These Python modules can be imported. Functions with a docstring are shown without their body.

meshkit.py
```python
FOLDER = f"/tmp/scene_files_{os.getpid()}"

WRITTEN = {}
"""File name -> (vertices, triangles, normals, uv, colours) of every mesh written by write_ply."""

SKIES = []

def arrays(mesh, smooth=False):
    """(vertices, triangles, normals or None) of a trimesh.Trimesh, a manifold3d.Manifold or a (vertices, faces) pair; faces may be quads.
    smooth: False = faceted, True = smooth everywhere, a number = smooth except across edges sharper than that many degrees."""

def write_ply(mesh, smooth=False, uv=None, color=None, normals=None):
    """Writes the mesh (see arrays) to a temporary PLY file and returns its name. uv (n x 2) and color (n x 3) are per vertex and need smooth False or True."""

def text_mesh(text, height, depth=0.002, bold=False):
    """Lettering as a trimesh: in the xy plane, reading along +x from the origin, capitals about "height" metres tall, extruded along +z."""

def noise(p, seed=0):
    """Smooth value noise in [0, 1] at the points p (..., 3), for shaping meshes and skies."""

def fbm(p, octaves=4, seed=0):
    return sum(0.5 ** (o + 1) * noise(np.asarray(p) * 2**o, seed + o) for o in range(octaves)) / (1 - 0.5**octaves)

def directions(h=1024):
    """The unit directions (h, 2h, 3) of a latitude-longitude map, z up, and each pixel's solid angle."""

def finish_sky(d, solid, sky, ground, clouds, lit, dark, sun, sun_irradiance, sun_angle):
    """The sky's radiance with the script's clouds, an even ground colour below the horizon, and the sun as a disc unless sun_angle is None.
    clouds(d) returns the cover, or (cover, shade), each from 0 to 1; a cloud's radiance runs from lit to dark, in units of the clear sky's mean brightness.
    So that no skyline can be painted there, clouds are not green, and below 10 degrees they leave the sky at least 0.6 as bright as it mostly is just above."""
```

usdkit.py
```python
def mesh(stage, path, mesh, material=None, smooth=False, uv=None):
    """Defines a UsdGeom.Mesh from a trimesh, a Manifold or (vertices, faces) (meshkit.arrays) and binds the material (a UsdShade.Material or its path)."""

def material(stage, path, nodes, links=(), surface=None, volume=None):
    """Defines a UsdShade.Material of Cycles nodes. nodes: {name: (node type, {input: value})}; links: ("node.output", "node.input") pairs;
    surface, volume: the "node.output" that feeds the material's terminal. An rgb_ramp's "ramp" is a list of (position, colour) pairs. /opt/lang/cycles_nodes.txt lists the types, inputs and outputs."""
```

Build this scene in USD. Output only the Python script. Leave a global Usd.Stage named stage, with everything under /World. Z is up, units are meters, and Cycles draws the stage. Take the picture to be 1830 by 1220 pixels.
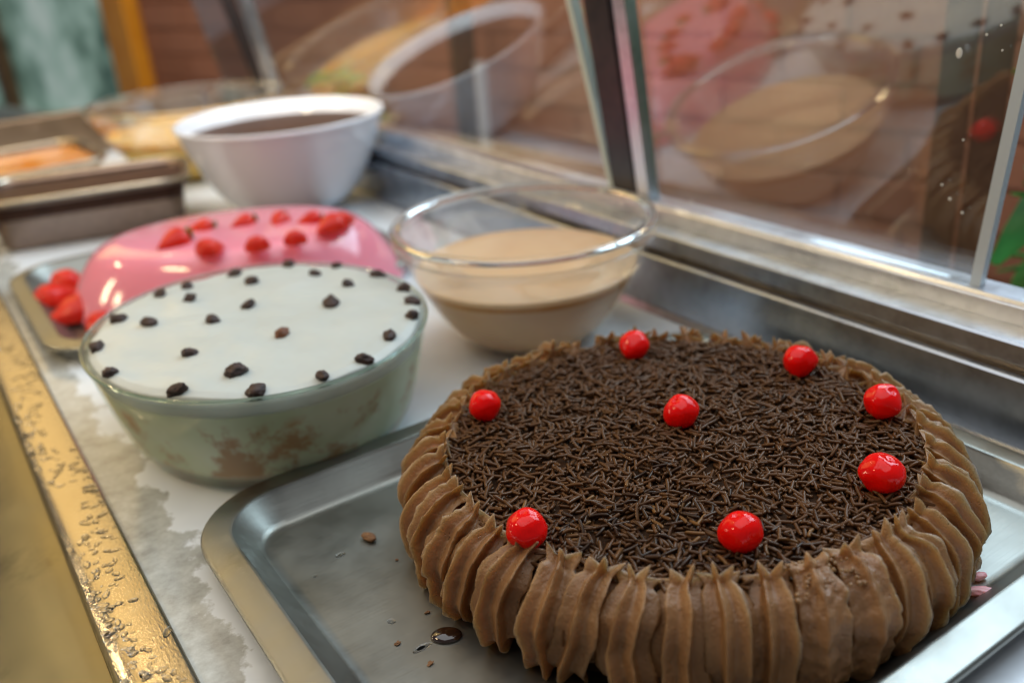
import math, random
import numpy as np, trimesh, usdkit, meshkit
from pxr import Usd, UsdGeom, UsdLux, UsdShade, Sdf, Gf

rng = np.random.default_rng(7)
random.seed(7)
stage = Usd.Stage.CreateInMemory()
UsdGeom.SetStageUpAxis(stage, 'Z')
UsdGeom.SetStageMetersPerUnit(stage, 1.0)
UsdGeom.Xform.Define(stage, '/World')
UsdGeom.Scope.Define(stage, '/World/Looks')

# ------------------------------------------------------------------ camera
cam = UsdGeom.Camera.Define(stage, '/World/camera')
R = np.array([[0.824, 0.2837, -0.4904], [-0.562, 0.2997, -0.7709], [-0.0717, 0.9109, 0.4064]])
u, s_, vt = np.linalg.svd(R); R = u @ vt
m4 = np.eye(4); m4[:3, :3] = R.T; m4[3, :3] = (0, 0, 0.34)
cam.AddTransformOp().Set(Gf.Matrix4d(*m4.ravel().tolist()))
cam.CreateHorizontalApertureAttr(36.0)
cam.CreateFocalLengthAttr(32.38)
cam.CreateFStopAttr(3.8)
cam.CreateFocusDistanceAttr(0.500)
cam.CreateClippingRangeAttr((0.02, 100))
cam.CreateExposureAttr(0.45)


# ------------------------------------------------------------------ lights
def look_at(prim, pos, to):
    d = np.array(to, float) - pos; d /= np.linalg.norm(d)
    x = np.cross(d, [0, 0, 1.0]); x = x / np.linalg.norm(x) if np.linalg.norm(x) > 1e-6 else np.array([1.0, 0, 0])
    y = np.cross(x, d)
    m = np.eye(4); m[0, :3], m[1, :3], m[2, :3], m[3, :3] = x, y, -d, pos
    UsdGeom.Xformable(prim).AddTransformOp().Set(Gf.Matrix4d(*m.ravel().tolist()))


def rect(name, pos, to, w, h, color, inten):
    l = UsdLux.RectLight.Define(stage, '/World/' + name)
    l.CreateWidthAttr(w); l.CreateHeightAttr(h); l.CreateColorAttr(Gf.Vec3f(*color)); l.CreateIntensityAttr(inten)
    look_at(l, np.array(pos, float), to)
    return l


def bulb(name, pos, r, color, inten):
    l = UsdLux.SphereLight.Define(stage, '/World/' + name)
    l.CreateRadiusAttr(r); l.CreateColorAttr(Gf.Vec3f(*color)); l.CreateIntensityAttr(inten)
    UsdGeom.Xformable(l).AddTranslateOp().Set(Gf.Vec3d(*pos))


rect('window_daylight', (1.75, 0.75, 1.25), (0.35, 0.6, 0.0), 1.7, 1.2, (0.64, 0.83, 1.0), 6.2)
rect('ceiling_light', (0.2, 0.6, 2.3), (0.2, 0.61, 0.0), 2.6, 2.6, (0.96, 0.98, 1.0), 1.15)
rect('warm_kitchen_light', (-0.10, 2.6, 1.45), (0.12, 0.6, 0.3), 0.95, 1.8, (1.0, 0.66, 0.22), 1.25)
rect('patio_light', (0.55, 1.55, 0.95), (1.25, 2.25, 0.35), 0.6, 1.6, (1.0, 0.90, 0.80), 2.4)
rect('warm_tube_lamp', (-0.50, 0.72, 0.85), (0.2, 0.8, 0.0), 0.30, 0.06, (1.0, 0.74, 0.40), 34)
rect('warm_tube_lamp_001', (-0.80, 1.34, 0.36), (0.13, 0.97, 0.05), 0.07, 0.26, (1.0, 0.80, 0.50), 22)
rect('warm_tube_lamp_002', (-0.80, 1.10, 0.30), (0.13, 0.97, 0.05), 0.07, 0.10, (1.0, 0.80, 0.50), 22)
bulb('warm_bulb', (-0.447, 1.478, 0.653), 0.020, (1.0, 0.76, 0.42), 160)
bulb('warm_bulb_001', (0.05, 1.95, 1.35), 0.025, (1.0, 0.80, 0.5), 50)
dome = UsdLux.DomeLight.Define(stage, '/World/room_ambience')

# ------------------------------------------------------------------ helpers
M = {}


def mat(name, nodes, links=(), surface='p.BSDF', volume=None):
    M[name] = usdkit.material(stage, '/World/Looks/' + name, nodes, links, surface=surface, volume=volume)
    return M[name]


mat('ambience', {'b': ('background_shader', {'color': (0.86, 0.9, 1.0), 'strength': 0.10})}, surface='b.background')
UsdShade.MaterialBindingAPI.Apply(dome.GetPrim()).Bind(M['ambience'])

used = {}


def path_for(name, parent):
    base = (str(parent.GetPath()) if parent is not None else '/World') + '/'
    k = base + name
    n = used.get(k, 0); used[k] = n + 1
    return k if n == 0 else '%s_%03d' % (k, n)


def tag(p, label=None, cat=None, group=None, kind=None):
    for k, v in (('label', label), ('category', cat), ('group', group), ('kind', kind)):
        if v: p.SetCustomDataByKey(k, v)
    return p


def obj(name, mesh, m, parent=None, smooth=35, **kw):
    g = usdkit.mesh(stage, path_for(name, parent), mesh, M[m], smooth=smooth)
    return tag(g.GetPrim(), **kw)


def thing(name, label, cat, loc=(0, 0, 0), group=None, rz=0):
    x = UsdGeom.Xform.Define(stage, path_for(name, None))
    x.AddTranslateOp().Set(Gf.Vec3d(*map(float, loc)))
    if rz: x.AddRotateZOp().Set(math.degrees(rz))
    return tag(x.GetPrim(), label, cat, group)


def loft(loops, closed_ring=True, cap0=True, cap1=True, close=False):
    """Joins loops of n points each; caps with a fan about the centre."""
    L = [np.asarray(l, float) for l in loops]
    n = len(L[0]); v = np.vstack(L); f = []
    K = len(L)
    idx = np.arange(n); nx = (idx + 1) % n
    rng_k = range(K if close else K - 1)
    for k in rng_k:
        a, b = k * n, ((k + 1) % K) * n
        f.append(np.c_[a + idx, a + nx, b + nx]); f.append(np.c_[a + idx, b + nx, b + idx])
    if not close:
        if cap0:
            v = np.vstack([v, L[0].mean(0)]); f.append(np.c_[nx, idx, np.full(n, len(v) - 1)])
        if cap1:
            v = np.vstack([v, L[-1].mean(0)]); a = (K - 1) * n; f.append(np.c_[a + idx, a + nx, np.full(n, len(v) - 1)])
    t = trimesh.Trimesh(v, np.vstack(f), process=False)
    return t


def circ(r, z, n=96, sx=1.0, sy=1.0, rot=0.0, c=(0, 0)):
    a = np.linspace(0, 2 * np.pi, n, endpoint=False)
    x, y = r * sx * np.cos(a), r * sy * np.sin(a)
    return np.c_[c[0] + x * math.cos(rot) - y * math.sin(rot), c[1] + x * math.sin(rot) + y * math.cos(rot), np.full(n, z)]


def lathe(profile, n=96, sx=1.0, sy=1.0, rot=0.0, close=False):
    return loft([circ(r, z, n, sx, sy, rot) for r, z in profile], close=close)


def rrect(x0, y0, x1, y1, r, z, n=14):
    r = max(r, 1e-4); p = []
    for cx, cy, a0 in ((x1 - r, y1 - r, 0), (x0 + r, y1 - r, 90), (x0 + r, y0 + r, 180), (x1 - r, y0 + r, 270)):
        for a in np.radians(np.linspace(a0, a0 + 90, n)):
            p.append((cx + r * math.cos(a), cy + r * math.sin(a), z))
    return np.array(p)


def box(x0, y0, z0, x1, y1, z1, ch=0.0):
    if ch <= 0:
        b = trimesh.creation.box((x1 - x0, y1 - y0, z1 - z0)); b.apply_translation(((x0 + x1) / 2, (y0 + y1) / 2, (z0 + z1) / 2)); return b
    return loft([rrect(x0 + ch, y0 + ch, x1 - ch, y1 - ch, ch * .5, z0, 3), rrect(x0, y0, x1, y1, ch, z0 + ch, 3),
                 rrect(x0, y0, x1, y1, ch, z1 - ch, 3), rrect(x0 + ch, y0 + ch, x1 - ch, y1 - ch, ch * .5, z1, 3)])


def prism_y(poly, y0, y1):
    """Closed outline (x, z), counter-clockwise seen from -y, swept along y."""
    p = np.array(poly, float)
    a = np.c_[p[:, 0], np.full(len(p), y0), p[:, 1]]; b = a.copy(); b[:, 1] = y1
    from shapely.geometry import Polygon
    g = trimesh.creation.extrude_polygon(Polygon(p), y1 - y0, engine='earcut')
    v = g.vertices.copy(); g.vertices = np.c_[v[:, 0], y1 - v[:, 2], v[:, 1]]
    return g


def bar(a, b, w, d, up=(0, 0, 1)):
    """Box beam from a to b, w wide along y, d deep."""
    a, b = np.array(a, float), np.array(b, float); t = b - a; L = np.linalg.norm(t); t /= L
    x = np.cross([0, 1.0, 0], t); x /= np.linalg.norm(x); y = np.cross(t, x)
    g = trimesh.creation.box((d, w, L)); T = np.eye(4); T[:3, 0], T[:3, 1], T[:3, 2], T[:3, 3] = x, y, t, (a + b) / 2
    g.apply_transform(T); return g


def tilted(mesh, rx, ry, rz, loc):
    T = trimesh.transformations.euler_matrix(rx, ry, rz); T[:3, 3] = loc
    m = mesh.copy(); m.apply_transform(T); return m


cat_ = trimesh.util.concatenate

# ------------------------------------------------------------------ materials
GEO = {'g': ('geometry', {})}


def steel(name, base, rough, scale=(3, 60, 60), blotch=(0.82, 1.0), bump=0.0):
    b = np.array(base)
    mat(name, {**GEO, 'mp': ('mapping', {'scale': scale}), 'n': ('noise_texture', {'scale': 6, 'detail': 4}),
               'n2': ('noise_texture', {'scale': 14, 'detail': 5, 'roughness': .6}),
               'r': ('rgb_ramp', {'ramp': [(.3, tuple(b * blotch[0])), (.7, tuple(b * blotch[1]))]}),
               'rr': ('map_range', {'from_min': .3, 'from_max': .7, 'to_min': rough * .8, 'to_max': rough * 1.35}),
               'bp': ('bump', {'strength': .06 + bump, 'distance': .0006}),
               'p': ('principled_bsdf', {'metallic': 1.0})},
        [('g.position', 'mp.vector'), ('mp.vector', 'n.vector'), ('g.position', 'n2.vector'), ('n2.fac', 'r.fac'), ('r.color', 'p.base_color'),
         ('n2.fac', 'rr.value'), ('rr.result', 'p.roughness'), ('n.fac', 'bp.height'), ('bp.normal', 'p.normal')])


steel('tray_steel', (.30, .298, .265), .40, (4, 90, 90), (.84, 1.0), .06)
steel('case_steel', (.52, .555, .61), .30, (60, 2, 60))
steel('rail_steel', (.50, .45, .36), .19, (120, 60, 120), bump=.16)
steel('apron_steel', (.25, .22, .13), .36, (60, 2, 60))
steel('pan_steel', (.27, .20, .165), .30)
steel('rim_steel', (.72, .66, .54), .22)
steel('alu', (.78, .79, .82), .32, (60, 2, 60))
steel('end_steel', (.30, .22, .15), .4)

mat('counter', {**GEO, 'sx': ('separate_xyz', {}), 'n': ('noise_texture', {'scale': 17, 'detail': 6, 'roughness': .62}),
                'n1': ('noise_texture', {'scale': 5, 'detail': 5, 'roughness': .6}),
                'nf': ('noise_texture', {'scale': 60, 'detail': 5, 'roughness': .7}),
                'rm': ('rgb_ramp', {'ramp': [(.30, (.50, .52, .54)), (.42, (.68, .72, .75)), (.62, (.76, .80, .84))]}),
                'a': ('math', {'math_type': 'multiply_add', 'value2': .125, 'value3': .018}),
                'b': ('math', {'math_type': 'add', 'value2': 0.0}),
                'c': ('math', {'math_type': 'subtract'}),
                'w': ('map_range', {'from_min': -.0028, 'from_max': .0028, 'to_min': 0, 'to_max': 1, 'clamp': True}),
                'rw': ('rgb_ramp', {'ramp': [(.3, (.30, .30, .275)), (.55, (.45, .46, .435)), (.75, (.57, .59, .565))]}),
                'mx': ('mix_color', {}), 'rg': ('map_range', {'to_min': .32, 'to_max': .16}),
                'bp': ('bump', {'strength': .12, 'distance': .0008}),
                'p': ('principled_bsdf', {})},
    [('g.position', 'sx.vector'), ('g.position', 'n.vector'), ('g.position', 'n1.vector'), ('g.position', 'nf.vector'), ('n1.fac', 'rm.fac'),
     ('n.fac', 'a.value1'), ('a.value', 'b.value1'), ('sx.x', 'c.value2'), ('b.value', 'c.value1'), ('c.value', 'w.value'),
     ('nf.fac', 'rw.fac'), ('w.result', 'mx.fac'), ('rm.color', 'mx.a'), ('rw.color', 'mx.b'), ('mx.result', 'p.base_color'), ('w.result', 'rg.value'),
     ('rg.result', 'p.roughness'), ('n.fac', 'bp.height'), ('bp.normal', 'p.normal')])


def food(name, c1, c2, rough=.5, scale=60, sss=.0, sr=(1, .4, .2), ss=.004, bump=.2, bd=.0006, coat=0.0, detail=4, spec=.5):
    mat(name, {**GEO, 'n': ('noise_texture', {'scale': scale, 'detail': detail, 'roughness': .6}),
               'n2': ('noise_texture', {'scale': scale * 6, 'detail': 3}),
               'r': ('rgb_ramp', {'ramp': [(.3, c1), (.7, c2)]}), 'bp': ('bump', {'strength': bump, 'distance': bd}),
               'p': ('principled_bsdf', {'roughness': rough, 'subsurface_weight': sss, 'subsurface_radius': sr, 'subsurface_scale': ss,
                                         'coat_weight': coat, 'coat_roughness': .05, 'specular_ior_level': spec})},
        [('g.position', 'n.vector'), ('g.position', 'n2.vector'), ('n.fac', 'r.fac'), ('r.color', 'p.base_color'), ('n2.fac', 'bp.height'), ('bp.normal', 'p.normal')])


mat('frosting', {**GEO, 'n': ('noise_texture', {'scale': 55, 'detail': 4}), 'v': ('voronoi_texture', {'scale': 420, 'randomness': 1.0}), 'nn': ('noise_texture', {'scale': 90, 'detail': 2}),
                 'r': ('rgb_ramp', {'ramp': [(.3, (.215, .098, .034)), (.7, (.285, .140, .054))]}),
                 'pt': ('map_range', {'from_min': .05, 'from_max': .22, 'to_min': 0, 'to_max': 1, 'clamp': True}), 'sel': ('map_range', {'from_min': .50, 'from_max': .58, 'to_min': 0, 'to_max': 1, 'clamp': True}),
                 'iv': ('math', {'math_type': 'subtract', 'value1': 1.0}), 'ml': ('math', {'math_type': 'multiply'}),
                 'n2': ('noise_texture', {'scale': 500, 'detail': 4}), 'hh': ('math', {'math_type': 'multiply_add', 'value2': -1.6}),
                 'bp': ('bump', {'strength': .8, 'distance': .0008}),
                 'p': ('principled_bsdf', {'roughness': .46, 'subsurface_weight': .18, 'subsurface_radius': (1, .5, .25), 'subsurface_scale': .003})},
    [('g.position', 'n.vector'), ('g.position', 'v.vector'), ('g.position', 'nn.vector'), ('g.position', 'n2.vector'), ('n.fac', 'r.fac'), ('r.color', 'p.base_color'),
     ('v.distance', 'pt.value'), ('nn.fac', 'sel.value'), ('pt.result', 'iv.value2'), ('iv.value', 'ml.value1'), ('sel.result', 'ml.value2'),
     ('ml.value', 'hh.value1'), ('n2.fac', 'hh.value3'), ('hh.value', 'bp.height'), ('bp.normal', 'p.normal')])
food('cake', (.030, .014, .007), (.05, .024, .012), .9, 200, spec=.08)
mat('sprinkle', {'g': ('geometry', {}), 'o': ('object_info', {}), 'ad': ('math', {'math_type': 'add'}), 'fr': ('math', {'math_type': 'fraction'}),
                 'r': ('rgb_ramp', {'ramp': [(0, (.020, .008, .004)), (.5, (.054, .022, .009)), (.85, (.10, .042, .015)), (1, (.18, .085, .025))]}),
                 'p': ('principled_bsdf', {'roughness': .33, 'specular_ior_level': .28, 'specular_tint': (1, .85, .7)})},
    [('g.random_per_island', 'ad.value1'), ('o.random', 'ad.value2'), ('ad.value', 'fr.value1'), ('fr.value', 'r.fac'), ('r.color', 'p.base_color')])
food('cherry', (.84, .003, .002), (.90, .005, .003), .12, 60, .4, (1, .08, .04), .006, .06, .0005, .22, spec=.22)
food('strawberry', (.60, .006, .004), (.78, .035, .008), .32, 90, .08, (1, .15, .08), .003, .4, .001, .15, spec=.3)
food('strawberry_flesh', (.72, .10, .03), (.85, .22, .10), .35, 60, .3, (1, .3, .2), .005)
food('leaf_green', (.05, .11, .02), (.10, .20, .03), .5, 80)
food('mousse', (.97, .29, .37), (.97, .32, .41), .12, 20, .3, (1, .4, .4), .010, .02, .0004, .6)
food('cream', (.52, .54, .49), (.57, .59, .54), .42, 18, .2, (1, .9, .8), .006, .25, .0012)
mat('pudding_side', {**GEO, 'mp': ('mapping', {'location': (.33, .12, .05)}), 'n': ('noise_texture', {'scale': 22, 'detail': 4, 'roughness': .65}), 'sx': ('separate_xyz', {}),
                     'n2': ('noise_texture', {'scale': 9, 'detail': 2}),
                     'ml': ('math', {'math_type': 'multiply'}),
                     'z': ('map_range', {'from_min': .058, 'from_max': .066, 'to_min': 1, 'to_max': 0, 'clamp': True}),
                     'th': ('map_range', {'from_min': .49, 'from_max': .59, 'to_min': 0, 'to_max': .85, 'clamp': True}),
                     'r': ('rgb_ramp', {'ramp': [(.3, (.34, .12, .03)), (.6, (.55, .27, .09)), (.8, (.36, .2, .12))]}),
                     'n3': ('noise_texture', {'scale': 16, 'detail': 3}), 'rb': ('rgb_ramp', {'ramp': [(.3, (.60, .62, .40)), (.55, (.74, .76, .57)), (.75, (.82, .83, .73))]}), 'mx': ('mix_color', {}), 'p': ('principled_bsdf', {'roughness': .4, 'subsurface_weight': .1, 'subsurface_scale': .004})},
    [('g.position', 'mp.vector'), ('mp.vector', 'n.vector'), ('g.position', 'n2.vector'), ('g.position', 'sx.vector'), ('sx.z', 'z.value'), ('n.fac', 'th.value'), ('th.result', 'ml.value1'), ('z.result', 'ml.value2'),
     ('g.position', 'n3.vector'), ('n3.fac', 'rb.fac'), ('rb.color', 'mx.a'), ('n2.fac', 'r.fac'), ('ml.value', 'mx.fac'), ('r.color', 'mx.b'), ('mx.result', 'p.base_color')])
food('raisin', (.022, .009, .006), (.06, .022, .012), .4, 220, 0, bump=.8, bd=.001)
food('raisin_copper', (.12, .035, .012), (.22, .07, .02), .4, 220, 0, bump=.8, bd=.001)
food('caramel_cream', (.78, .48, .27), (.82, .54, .31), .26, 30, .15, (1, .6, .4), .006, .05, .0004)
food('caramel_ring', (.56, .22, .035), (.64, .29, .06), .25, 40, .1)
food('choc_pudding', (.032, .013, .008), (.06, .026, .014), .6, 40, bump=.5, bd=.001, spec=.2)
food('caramel_top', (.80, .22, .008), (.86, .34, .015), .18, 30, .1, bump=.15, bd=.001, coat=.6)
food('custard', (.72, .46, .06), (.78, .55, .12), .3, 40, .2)
food('custard_top', (.78, .36, .02), (.80, .60, .30), .25, 30, .2, bump=.2, bd=.001)
food('porcelain', (.74, .78, .84), (.76, .80, .86), .18, 10, bump=0, coat=.5)
food('syrup', (.02, .008, .004), (.03, .012, .006), .06, 30, bump=0, coat=1)
food('pink_crumb', (.80, .22, .24), (.85, .38, .38), .4, 300, .3)
food('crumb', (.16, .075, .03), (.26, .13, .055), .7, 400)
def glass(name, tint, clear):
    mat(name, {'p': ('principled_bsdf', {'base_color': tint, 'roughness': .0, 'transmission_weight': 1.0, 'ior': 1.48}), 't': ('transparent_bsdf', {'color': tint}), 'm': ('mix_closure', {'fac': clear})},
        [('p.BSDF', 'm.closure1'), ('t.BSDF', 'm.closure2')], surface='m.closure')


glass('clear_glass', (.985, .99, .985), .72)
glass('green_glass', (.925, .975, .945), .58)
glass('rim_glass', (.96, .98, .97), .05)
glass('green_rim_glass', (.74, .87, .79), .10)
mat('water', {'p': ('principled_bsdf', {'base_color': (1, 1, 1), 'roughness': .0, 'transmission_weight': 1.0, 'ior': 1.33})})
mat('speck', {'p': ('principled_bsdf', {'base_color': (.7, .68, .62), 'roughness': .6})})
mat('pane', {**GEO, 'lw': ('layer_weight', {'blend': .5}), 'pw': ('math', {'math_type': 'power', 'value2': 5.0}),
             'ma': ('math', {'math_type': 'multiply_add', 'value2': .9, 'value3': .14}),
             't': ('transparent_bsdf', {'color': (.93, .95, .94)}), 'gl': ('glossy_bsdf', {'roughness': .0, 'color': (1, 1, 1)}), 'm': ('mix_closure', {})},
    [('lw.facing', 'pw.value1'), ('pw.value', 'ma.value1'), ('ma.value', 'm.fac'), ('t.BSDF', 'm.closure1'), ('gl.BSDF', 'm.closure2')], surface='m.closure')
mat('glass_edge', {'p': ('principled_bsdf', {'base_color': (.62, .68, .70), 'roughness': .35})})
mat('black_plastic', {**GEO, 'n': ('noise_texture', {'scale': 90, 'detail': 4}), 'r': ('rgb_ramp', {'ramp': [(.3, (.012, .010, .009)), (.7, (.035, .022, .020))]}), 'p': ('principled_bsdf', {'roughness': .3})},
    [('g.position', 'n.vector'), ('n.fac', 'r.fac'), ('r.color', 'p.base_color')])
mat('brick', {**GEO, 'o': ('object_info', {}), 'n': ('noise_texture', {'scale': 30, 'detail': 5, 'roughness': .7}), 'ad': ('math', {'math_type': 'multiply_add', 'value2': .55}),
              'ms': ('math', {'math_type': 'multiply', 'value2': .6}),
              'r': ('rgb_ramp', {'ramp': [(.15, (.30, .12, .065)), (.45, (.34, .14, .08)), (.75, (.37, .155, .09)), (.95, (.40, .18, .115))]}),
              'bp': ('bump', {'strength': .5, 'distance': .003}), 'p': ('principled_bsdf', {'roughness': .85})},
    [('g.position', 'n.vector'), ('o.random', 'ms.value1'), ('n.fac', 'ad.value1'), ('ms.value', 'ad.value3'), ('ad.value', 'r.fac'), ('r.color', 'p.base_color'), ('n.fac', 'bp.height'), ('bp.normal', 'p.normal')])
food('mortar', (.33, .135, .08), (.36, .15, .09), .9, 40)
food('orange_wood', (.72, .27, .012), (.80, .34, .025), .4, 12, coat=.3)
food('dark_wood', (.10, .045, .012), (.17, .08, .022), .5, 12)
food('post_wood', (.035, .016, .005), (.06, .028, .009), .6, 12)
food('red_wood', (.11, .042, .020), (.15, .060, .028), .5, 14)
food('ground', (.16, .15, .14), (.24, .23, .21), .85, 6)
food('white_pipe', (.42, .38, .38), (.48, .44, .44), .4, 10)
mat('window_glass', {**GEO, 'n': ('noise_texture', {'scale': 3.6, 'detail': 3, 'roughness': .55}),
                     'r': ('rgb_ramp', {'ramp': [(.34, (.03, .08, .06)), (.45, (.22, .36, .29)), (.54, (.42, .60, .52)), (.66, (.62, .76, .70))]}),
                     'p': ('principled_bsdf', {'roughness': .25, 'emission_strength': .22})},
    [('g.position', 'n.vector'), ('n.fac', 'r.fac'), ('r.color', 'p.base_color'), ('r.color', 'p.emission_color')])
food('window_frame', (.13, .07, .03), (.2, .11, .05), .5, 12)
food('sill_white', (.55, .62, .55), (.62, .68, .6), .5, 12)
mat('big_leaf', {**GEO, 'o': ('object_info', {}), 'n': ('noise_texture', {'scale': 25, 'detail': 3}),
                 'r': ('rgb_ramp', {'ramp': [(.3, (.03, .20, .04)), (.7, (.09, .42, .10))]}),
                 'p': ('principled_bsdf', {'roughness': .35}), 'tl': ('translucent_bsdf', {'color': (.10, .50, .08)}), 'm': ('mix_closure', {'fac': .35})},
    [('g.position', 'n.vector'), ('n.fac', 'r.fac'), ('r.color', 'p.base_color'), ('p.BSDF', 'm.closure1'), ('tl.BSDF', 'm.closure2')], surface='m.closure')
food('terracotta', (.30, .12, .06), (.38, .17, .09), .8, 30)

# ------------------------------------------------------------------ the setting
obj('patio_ground', box(-3, -2, -1.0, 5, 8, -0.95), 'ground', kind='structure')
obj('counter_top', box(0.0505, -0.4, -0.02, 0.5478, 2.0, 0.0), 'counter', kind='structure')

# ------------------------------------------------------------------ display case
TH = math.radians(11)


def pane_pt(y, z, off=0.0):
    """A point on the leaning glass, off metres towards the customer."""
    return np.array([0.600 - (z - .089) * math.tan(TH) + off * math.cos(TH), y, z + off * math.sin(TH)])


case = thing('display_case', 'stainless steel display case with leaning glass front holding the desserts', 'display case')
Y0, Y1 = -0.4, 2.0
obj('inner_wall', prism_y([(.548, -.02), (.5555, -.02), (.5555, .0545), (.5540, .0556), (.5495, .0556), (.548, .0541)], Y0, Y1), 'case_steel', case)
obj('wall_foot', prism_y([(.5440, .0005), (.5478, .0005), (.5478, .0065), (.5465, .0065)], Y0, Y1), 'alu', case)
obj('slot', box(.5557, Y0, -.02, .5640, Y1, .053), 'end_steel', case)
obj('ledge', prism_y([(.5650, -.02), (.5835, -.02), (.5835, .0748), (.5590, .0748), (.5572, .0735), (.5572, .0602), (.5585, .0592), (.5650, .0592)], Y0, Y1), 'case_steel', case)
obj('glass_track', prism_y([(.5838, -.02), (.616, -.02), (.616, .0885), (.5850, .0885), (.5838, .0872)], Y0, Y1), 'alu', case)
obj('track_lip', prism_y([(.5842, .0887), (.5885, .0887), (.5885, .0915), (.5850, .0915)], Y0, Y1), 'alu', case)


def pane(name, ya0, yb0, ya1, yb1, z0, z1):
    """A leaning glass sheet: bottom edge from ya0 to yb0 at z0, top edge from ya1 to yb1 at z1."""
    q = [pane_pt(ya0, z0), pane_pt(yb0, z0), pane_pt(yb1, z1), pane_pt(ya1, z1)]
    f = [pane_pt(ya0, z0, .004), pane_pt(yb0, z0, .004), pane_pt(yb1, z1, .004), pane_pt(ya1, z1, .004)]
    v = np.array(q + f)
    fa = [(0, 2, 1), (0, 3, 2), (4, 5, 6), (4, 6, 7)] + [t for i in range(4) for t in ((i, (i + 1) % 4, 4 + (i + 1) % 4), (i, 4 + (i + 1) % 4, 4 + i))]
    return obj(name, trimesh.Trimesh(v, fa, process=True), 'pane', case, smooth=False)


ZT = .43
pane('glass_pane', .332, .661, .272, .601 + .02, .0887, ZT)
pane('glass_pane', .724, 1.668, .724, 1.60, .0887, ZT)
pane('glass_pane', 1.765, 1.98, 1.84, 1.98, .0887, ZT)


def strip(name, yb, yt, w, d, off, m, z0=.0885, z1=ZT):
    return obj(name, bar(pane_pt(yb, z0, off), pane_pt(yt, z1, off), w, d), m, case, smooth=False)


# near post: black bar, bright metal strip on one side, pale gasket on the other
strip('post', .700, .686, .034, .016, .002, 'black_plastic')
strip('post_strip', .670, .650, .016, .014, .000, 'alu')
strip('post_gasket', .7215, .7215 + .022, .007, .010, .000, 'sill_white')
strip('post', 1.742, 1.775, .036, .016, .002, 'black_plastic')
strip('post_strip', 1.690, 1.655, .045, .012, .004, 'alu')
strip('pane_edge', .3295, .2695, .0075, .007, .002, 'glass_edge')
# operator side: wet steel rail and the apron that slopes away below it
obj('edge_rail', prism_y([(.0145, -.03), (.0495, -.03), (.0500, .0035), (.0488, .0052), (.0475, .0058), (.030, .0060), (.0215, .0052), (.0165, .0030), (.0145, -.001)], Y0, Y1), 'rail_steel', case)
obj('apron', prism_y([(-.30, -.16), (-.30, -.19), (.0142, -.06), (.0142, -.012), (.004, -.012), (-.020, -.020), (-.050, -.034)], Y0, Y1), 'apron_steel', case)
obj('end_panel', box(.0520, 1.955, .0005, .5470, 1.985, .085, .003), 'end_steel', case)

# ------------------------------------------------------------------ trays


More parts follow.
